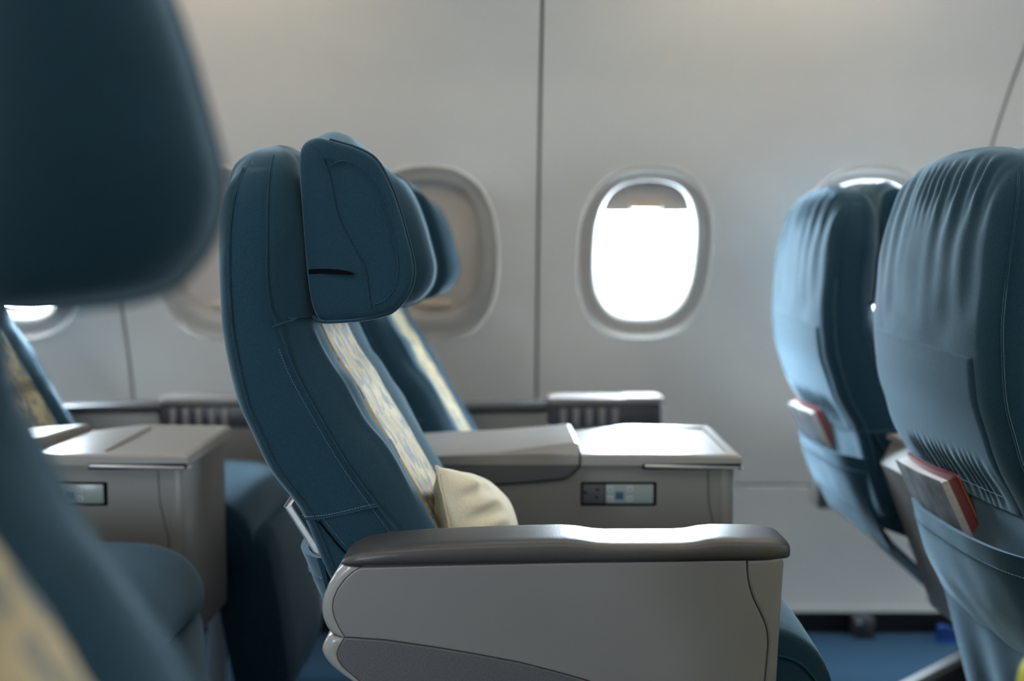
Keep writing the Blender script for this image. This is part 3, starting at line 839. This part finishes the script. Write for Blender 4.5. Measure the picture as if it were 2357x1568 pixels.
def console(label, row_x):
    root = empty('center_console', (row_x, 1.94, 0)); tag(root, label, 'console', 'consoles between the seats')
    # body
    once('cbody', lambda: plate('body', [(-0.205, 0.62), (-0.185, 0.662), (0.10, 0.664), (0.372, 0.664), (0.365, 0.34), (-0.10, 0.34), (-0.13, 0.42)], -0.128, 0.128, 'console', root, 0, 0.006), root)
    once('cfront', lambda: box('front_panel', 0.352, 0.3745, -0.132, 0.132, 0.345, 0.662, 'console', root, 0.007), root)
    once('cfoot', lambda: box('foot_duct', -0.02, 0.30, -0.09, 0.09, 0.0, 0.345, 'box', root, 0.006), root)
    # folding table lid with raised rim round a shallow tray
    def lid():
        xs = [0.116, 0.128, 0.215, 0.235, 0.365, 0.378, 0.384]; V = []; F = []
        def top(x, v):
            z = 0.6885 + 0.004 * v - 0.012 * (1 - sstep(0.116, 0.215, x)) * (v > 0) * v - 0.002 * sstep(0.30, 0.384, x)
            return z
        ys = [-0.143, -0.139, -0.122, 0.122, 0.139, 0.143]
        for x in xs:
            for y in ys:
                z = top(x, y / 0.143)
                if x in (0.384,) or abs(y) > 0.142: z -= 0.004
                V.append((x, y, z))
        n = len(ys)
        for i in range(len(xs) - 1):
            for j in range(n - 1):
                if i == 3 and j == 2: continue
                F.append((i * n + j, (i + 1) * n + j, (i + 1) * n + j + 1, i * n + j + 1))
        # recess
        rc = [(3, 2), (4, 2), (4, 3), (3, 3)]; b0 = len(V)
        for i, j in rc:
            x, y, z = V[i * n + j]; cx, cy_ = 0.30, 0
            V.append((x + (0.002 if x < cx else -0.002), y + (0.002 if y < 0 else -0.002), z - 0.0045))
        for k in range(4):
            a = rc[k][0] * n + rc[k][1]; c = rc[(k + 1) % 4][0] * n + rc[(k + 1) % 4][1]
            F.append((a, c, b0 + (k + 1) % 4, b0 + k))
        F.append((b0, b0 + 1, b0 + 2, b0 + 3))
        # skirt
        per = [(i, 0) for i in range(len(xs))] + [(len(xs) - 1, j) for j in range(1, n)] + [(i, n - 1) for i in range(len(xs) - 2, -1, -1)] + [(0, j) for j in range(n - 2, 0, -1)]
        s0 = len(V)
        for i, j in per:
            x, y, z = V[i * n + j]; V.append((x, y, 0.6655))
        m = len(per)
        for k in range(m):
            a = per[k][0] * n + per[k][1]; c = per[(k + 1) % m][0] * n + per[(k + 1) % m][1]
            F.append((a, c, s0 + (k + 1) % m, s0 + k))
        F.append(tuple(s0 + k for k in range(m)))
        o = mk('table_lid', V, F, 'lid', root, 25)
        return o
    ld = once('clid', lid, root)
    once('cslot', lambda: box('slot', 0.219, 0.383, -0.1445, -0.12, 0.6590, 0.6685, 'black', root, 0.001), root)
    once('cslat', lambda: tube('table_edge', [(0.222, -0.1455, 0.6650), (0.378, -0.1455, 0.6615), (0.384, -0.139, 0.6612), (0.385, -0.128, 0.6612)], 0.0026, 'metal', root, 8), root)
    once('cgroove', lambda: tube('joint', [(0.116, -0.1285, 0.6645), (0.222, -0.1285, 0.6645)], 0.0012, 'gap', root), root)
    # arm pad on the rear half: rises to the front, near side chamfered
    def pad():
        loops = []
        for x, zn, zf, ch in ((-0.19, 0.674, 0.676, 0.0), (-0.125, 0.682, 0.680, 0.001), (-0.02, 0.688, 0.684, 0.004), (0.05, 0.697, 0.690, 0.012), (0.106, 0.7035, 0.695, 0.020), (0.112, 0.7010, 0.693, 0.020)):
            loops.append([(x, -0.138, 0.6655), (x, -0.140, zn - ch - 0.001), (x, -0.137 + ch * 0.55, zn - 0.0015), (x, -0.130 + ch * 0.55, zn), (x, 0.0, (zn + zf) / 2 + 0.001), (x, 0.132, zf), (x, 0.140, zf - 0.005), (x, 0.138, 0.6655)])
        return skin('arm_pad', loops, 'lid', root, True, 18)
    once('cpad', pad, root)
    once('cdark', lambda: plate('arm_side_panel', [(-0.15, 0.6655), (0.112, 0.668), (0.112, 0.662), (0.105, 0.654), (0.095, 0.645), (0.085, 0.6405), (0.03, 0.636), (-0.04, 0.6305), (-0.15, 0.627)], -0.1375, -0.12, 'slate', root, 0.0, 0.003), root)
    once('cdark2', lambda: tube('joint', [(0.115, -0.1290, 0.662), (0.106, -0.1290, 0.652), (0.095, -0.1290, 0.6430), (0.085, -0.1290, 0.6385), (0.03, -0.1290, 0.634), (-0.04, -0.1290, 0.6285), (-0.15, -0.1290, 0.625)], 0.0014, 'gap', root), root)
    once('cseam', lambda: tube('joint', [(0.330, -0.1283, 0.660), (0.332, -0.1283, 0.60), (0.345, -0.1283, 0.54), (0.350, -0.1283, 0.45)], 0.0008, 'gap', root), root)
    # seat control unit
    cp = once('ctrl', lambda: box('control_unit', 0.116, 0.244, -0.1305, -0.12, 0.594, 0.6345, 'black', root, 0.002), root)
    once('ctrl_l', lambda: box('speaker_plate', 0.1195, 0.156, -0.1318, -0.125, 0.5985, 0.631, 'slate', cp, 0.001), cp)
    for i, (dx, dz) in enumerate(((0.1215, 0.6145), (0.142, 0.620), (0.140, 0.607))):
        once('ctrl_d%d' % i, lambda: box('jack_hole', dx, dx + 0.0045, -0.1326, -0.125, dz, dz + 0.0042, 'black', cp, 0.0008), cp)
    once('ctrl_r', lambda: box('keypad', 0.158, 0.2385, -0.1322, -0.125, 0.5985, 0.631, 'lcd', cp, 0.001), cp)
    once('ctrl_b', lambda: box('call_button', 0.174, 0.188, -0.1332, -0.125, 0.6055, 0.6185, 'bluebtn', cp, 0.0006), cp)
    for ix, dx in enumerate((0.1605, 0.1935)):
        for iz, dz in enumerate((0.6015, 0.6185)):
            bt = once('ctrl_k', lambda: box('button', 0, 0.010, -0.1330, -0.125, 0, 0.010, 'btn', cp, 0.0008), cp, loc=(dx, 0, dz))
            def mark():
                bm = bmesh.new()
                boxbm(bm, 0.003, 0.0070, -0.1334, -0.1325, 0.0042, 0.0056); boxbm(bm, 0.0043, 0.0057, -0.1334, -0.1325, 0.0030, 0.0068)
                return bmk('button_mark', bm, 'slate', cp)
            once('ctrl_m', mark, cp, loc=(dx, 0, dz))
    return root
def magazine(label, seat_root, recline, dx, y0, y1, ztop, thick, cover, page, zbot=0.46, fan=0.0, cat='magazine', grp='magazines in the seat pockets'):
    """booklet standing in a literature pocket, leaning with the seat back"""
    root = empty('magazine', (0, 0, 0)); tag(root, label, cat, grp)
    slope = (0.276 - 0.20) / (0.64 - 0.50)
    def X(z): return -0.255 + dx - 0.62 * (z - 0.62)
    def lay(nm, a, b, mat, top, yy0, yy1, bow=0.0):
        loops = []
        for i in range(9):
            z = zbot + (top - zbot) * i / 8
            lp = []
            for j in range(7):
                y = yy0 + (yy1 - yy0) * j / 6
                lp.append(Vector((X(z) + a + bow * math.sin(math.pi * j / 6), y, z)))
            for j in range(6, -1, -1):
                y = yy0 + (yy1 - yy0) * j / 6
                lp.append(Vector((X(z) + b + bow * math.sin(math.pi * j / 6), y, z + 0.5 * (b - a))))
            loops.append([tuple(p - PIV) for p in lp])
        return skin(nm, loops, mat, root, True, 25)
    lay('cover', -0.0012, 0.0, cover, ztop, y0, y1, fan)
    lay('pages', 0.0003, thick - 0.0003, page, ztop - 0.002, y0 + 0.001, y1 - 0.001, fan)
    lay('cover', thick, thick + 0.0012, cover, ztop, y0, y1, fan)
    root.location = seat_root.location + PIV; root.rotation_euler = (0, math.radians(recline), 0)
    return root

ROW = 0.914
YA, YW = 1.571, 2.33
sB = seat('teal aisle seat in sharp focus with cream pillow on it and grey shroud', 0, YA, 'aisle-')
sBw = seat('teal window seat directly behind the focused seat, beside the shut oval window', 0, YW, 'window', 0.0)
cB = console('grey console with control panel right behind the cream pillow', 0)
ROWC = 0.914
sC = seat('large teal seat back at the right edge with a red booklet in its pocket', ROWC, YA, 'aisle-', 6.5)
sCw = seat('pale lit teal seat back left of the large one, against the window wall', ROWC + 0.012, YW - 0.015, 'window', 6.5)
cC = console('grey console squeezed between the two seat backs on the right', ROWC)
sA = seat('teal aisle seat whose cushion shows low at left in front of a console', -0.927, YA, 'aisle-', 0, leg=3)
sAw = seat('teal and gold window seat at far left beside the bright window', -0.927, YW, 'window', 0, leg=9)
for o_ in sAw.children:
    if o_.name.startswith('leg_rest'): o_.scale = (1.6, 1, 1.55); o_.location.x -= 0.05
cA = console('grey console with table lid at the left, behind the blurred seat', -0.927)
sF = seat('dark blurred seat looming in the left foreground with big headrest', 0.0, 0.61 - 0.2225, 'aisle+', 0, head_up=0.047, head_x=-0.023)

# ------------------------------------------------------------------ loose things
def pillow():
    root = empty('pillow', (-0.069, 1.580, 0.583)); tag(root, 'small cream cotton pillow leaning on the focused seat', 'pillow')
    n = 72
    ax = Vector((-0.22, 0, 0.975)).normalized(); nn = Vector((0.975, 0, 0.22)).normalized()
    HY, HH = 0.150, 0.116
    def pt(u, v, s):
        a = 2 * u - 1; b = 2 * v - 1
        e = (max(0, (1 - abs(a) ** 2.4)) * max(0, (1 - abs(b) ** 2.4))) ** 0.55
        pin = 1 - 0.05 * (1 - abs(b)) ** 0.8 * abs(a) ** 3
        pinb = 1 - 0.05 * (1 - abs(a)) ** 0.8 * abs(b) ** 3
        edge = 1 - max(abs(a), abs(b))
        wr = 0.0
        # creases that run in from the seamed edges
        wr += 0.0062 * math.sin(b * 23 + 2.0 * math.sin(a * 4) + a * 4) * sstep(0.0, 0.10, 1 - abs(a)) * sstep(0.75, 0.10, 1 - abs(a))
        wr += 0.0035 * math.sin(a * 15 + 1.5 * math.sin(b * 4)) * sstep(0.0, 0.10, 1 - abs(b)) * sstep(0.5, 0.05, 1 - abs(b))
        wr += 0.004 * noise.noise(Vector((a * 2.2, b * 2.2, 4 + s)))
        th = (0.082 if s == 0 else -0.030) * e + (wr if s == 0 else -wr * .3) * min(1, e * 1.6)
        return Vector((0, 1, 0)) * (a * HY * pin) + ax * (b * HH * pinb) + nn * th
    V = []; F = []
    for s in (0, 1):
        for i in range(n + 1):
            for j in range(n + 1): V.append(pt(i / n, j / n, s))
    q = lambda i, j, s: s * (n + 1) ** 2 + i * (n + 1) + j
    for i in range(n):
        for j in range(n):
            F.append((q(i, j, 0), q(i + 1, j, 0), q(i + 1, j + 1, 0), q(i, j + 1, 0))); F.append((q(i, j, 1), q(i, j + 1, 1), q(i + 1, j + 1, 1), q(i + 1, j, 1)))
    me = bpy.data.meshes.new('pillow_case'); me.from_pydata([tuple(v) for v in V], [], F)
    bm = bmesh.new(); bm.from_mesh(me); bmesh.ops.remove_doubles(bm, verts=bm.verts, dist=0.00005); bm.to_mesh(me); bm.free()
    fin('pillow_case', me, 'cream', root, 80)
    rim = [pt(i / n, 0, 0) for i in range(n + 1)] + [pt(1, j / n, 0) for j in range(1, n + 1)] + [pt(1 - i / n, 1, 0) for i in range(1, n + 1)] + [pt(0, 1 - j / n, 0) for j in range(1, n)]
    tube('seam', rim + [rim[0]], 0.0022, 'cream', root, 6)
    root.rotation_euler = (math.radians(-13), 0, math.radians(-4))
    return root
pillow()
magazine('thick white-edged magazine in the pocket of the large right seat back', sC, 6.5, -0.008, 0.000, 0.185, 0.684, 0.016, 'cover', 'paper', fan=-0.006)
magazine('dark red booklet with brown inside in the large right seat back pocket', sC, 6.5, 0.0115, -0.030, 0.165, 0.700, 0.004, 'red', 'kraft', fan=-0.010, cat='booklet')
magazine('blurred white magazine in the pocket of the pale seat back', sCw, 6.5, -0.008, 0.0, 0.185, 0.684, 0.016, 'cover', 'paper', fan=-0.006)
magazine('blurred red booklet in the pocket of the pale seat back', sCw, 6.5, 0.0115, -0.030, 0.165, 0.700, 0.004, 'red', 'kraft', fan=-0.010, cat='booklet')
magazine('thin magazine sticking out behind the focused seat back', sB, 0.0, 0.002, -0.18, 0.02, 0.688, 0.008, 'cover', 'paper', fan=-0.004)

def suitcase():
    root = empty('suitcase', (0.545, 0.80, 0)); tag(root, 'yellow-green case showing blurred in the lower right corner', 'suitcase')
    box('shell', -0.13, 0.13, -0.10, 0.10, 0.04, 0.69, 'yellow', root, 0.035, 5)
    box('zip_band', -0.1315, 0.1315, -0.006, 0.006, 0.06, 0.66, 'box', root, 0.003)
    for x in (-0.09, 0.09):
        for y in (-0.06, 0.06):
            box('wheel', x - 0.022, x + 0.022, y - 0.012, y + 0.012, 0.0, 0.044, 'box', root, 0.010, 3)
suitcase()
br = empty('floor_bracket', (0.945, 2.865, 0)); tag(br, 'small black bracket with a bolt on the carpet edge by the wall', 'bracket')
box('body', -0.026, 0.026, -0.02, 0.04, 0.0, 0.056, 'box', br, 0.004)
tube('bolt', [(-0.018, -0.026, 0.046), (-0.018, -0.018, 0.046)], 0.006, 'metal', br, 10)
tc = empty('track_cover', (1.175, 2.83, 0)); tag(tc, 'bright blue plastic clip on the carpet below the pale seat back', 'clip')
skin('clip', [[(x, y, z) for y, z in ((-0.016, 0), (0.016, 0), (0.014, h), (-0.014, h))] for x, h in ((-0.04, 0.038), (-0.03, 0.044), (0.05, 0.020), (0.06, 0.004))], 'bluepl', tc, True, 40)
box('base', -0.045, 0.065, -0.022, 0.022, 0.0, 0.004, 'bluepl', tc, 0.001)
# sidewall wash lights tucked under the service panel, one tube per seat row
for i, x in enumerate((-1.75, -0.60, 0.58, 1.75)):
    o = empty('sidewall_light', (x, 2.02, 1.595))
    tag(o, 'warm tube light under the service panel over the ' + ('rear end of the left seat row', 'focused seat row', 'space in front of the focused row', 'row ahead of the pale seat back')[i], 'light', 'sidewall wash lights')
    box('housing', -0.36, 0.36, -0.035, 0.03, 0.010, 0.03, 'ceiling', o, 0.004)
    tube('tube', [(-0.30, 0, 0), (0.30, 0, 0)], 0.010, 'washlamp', o, 12)
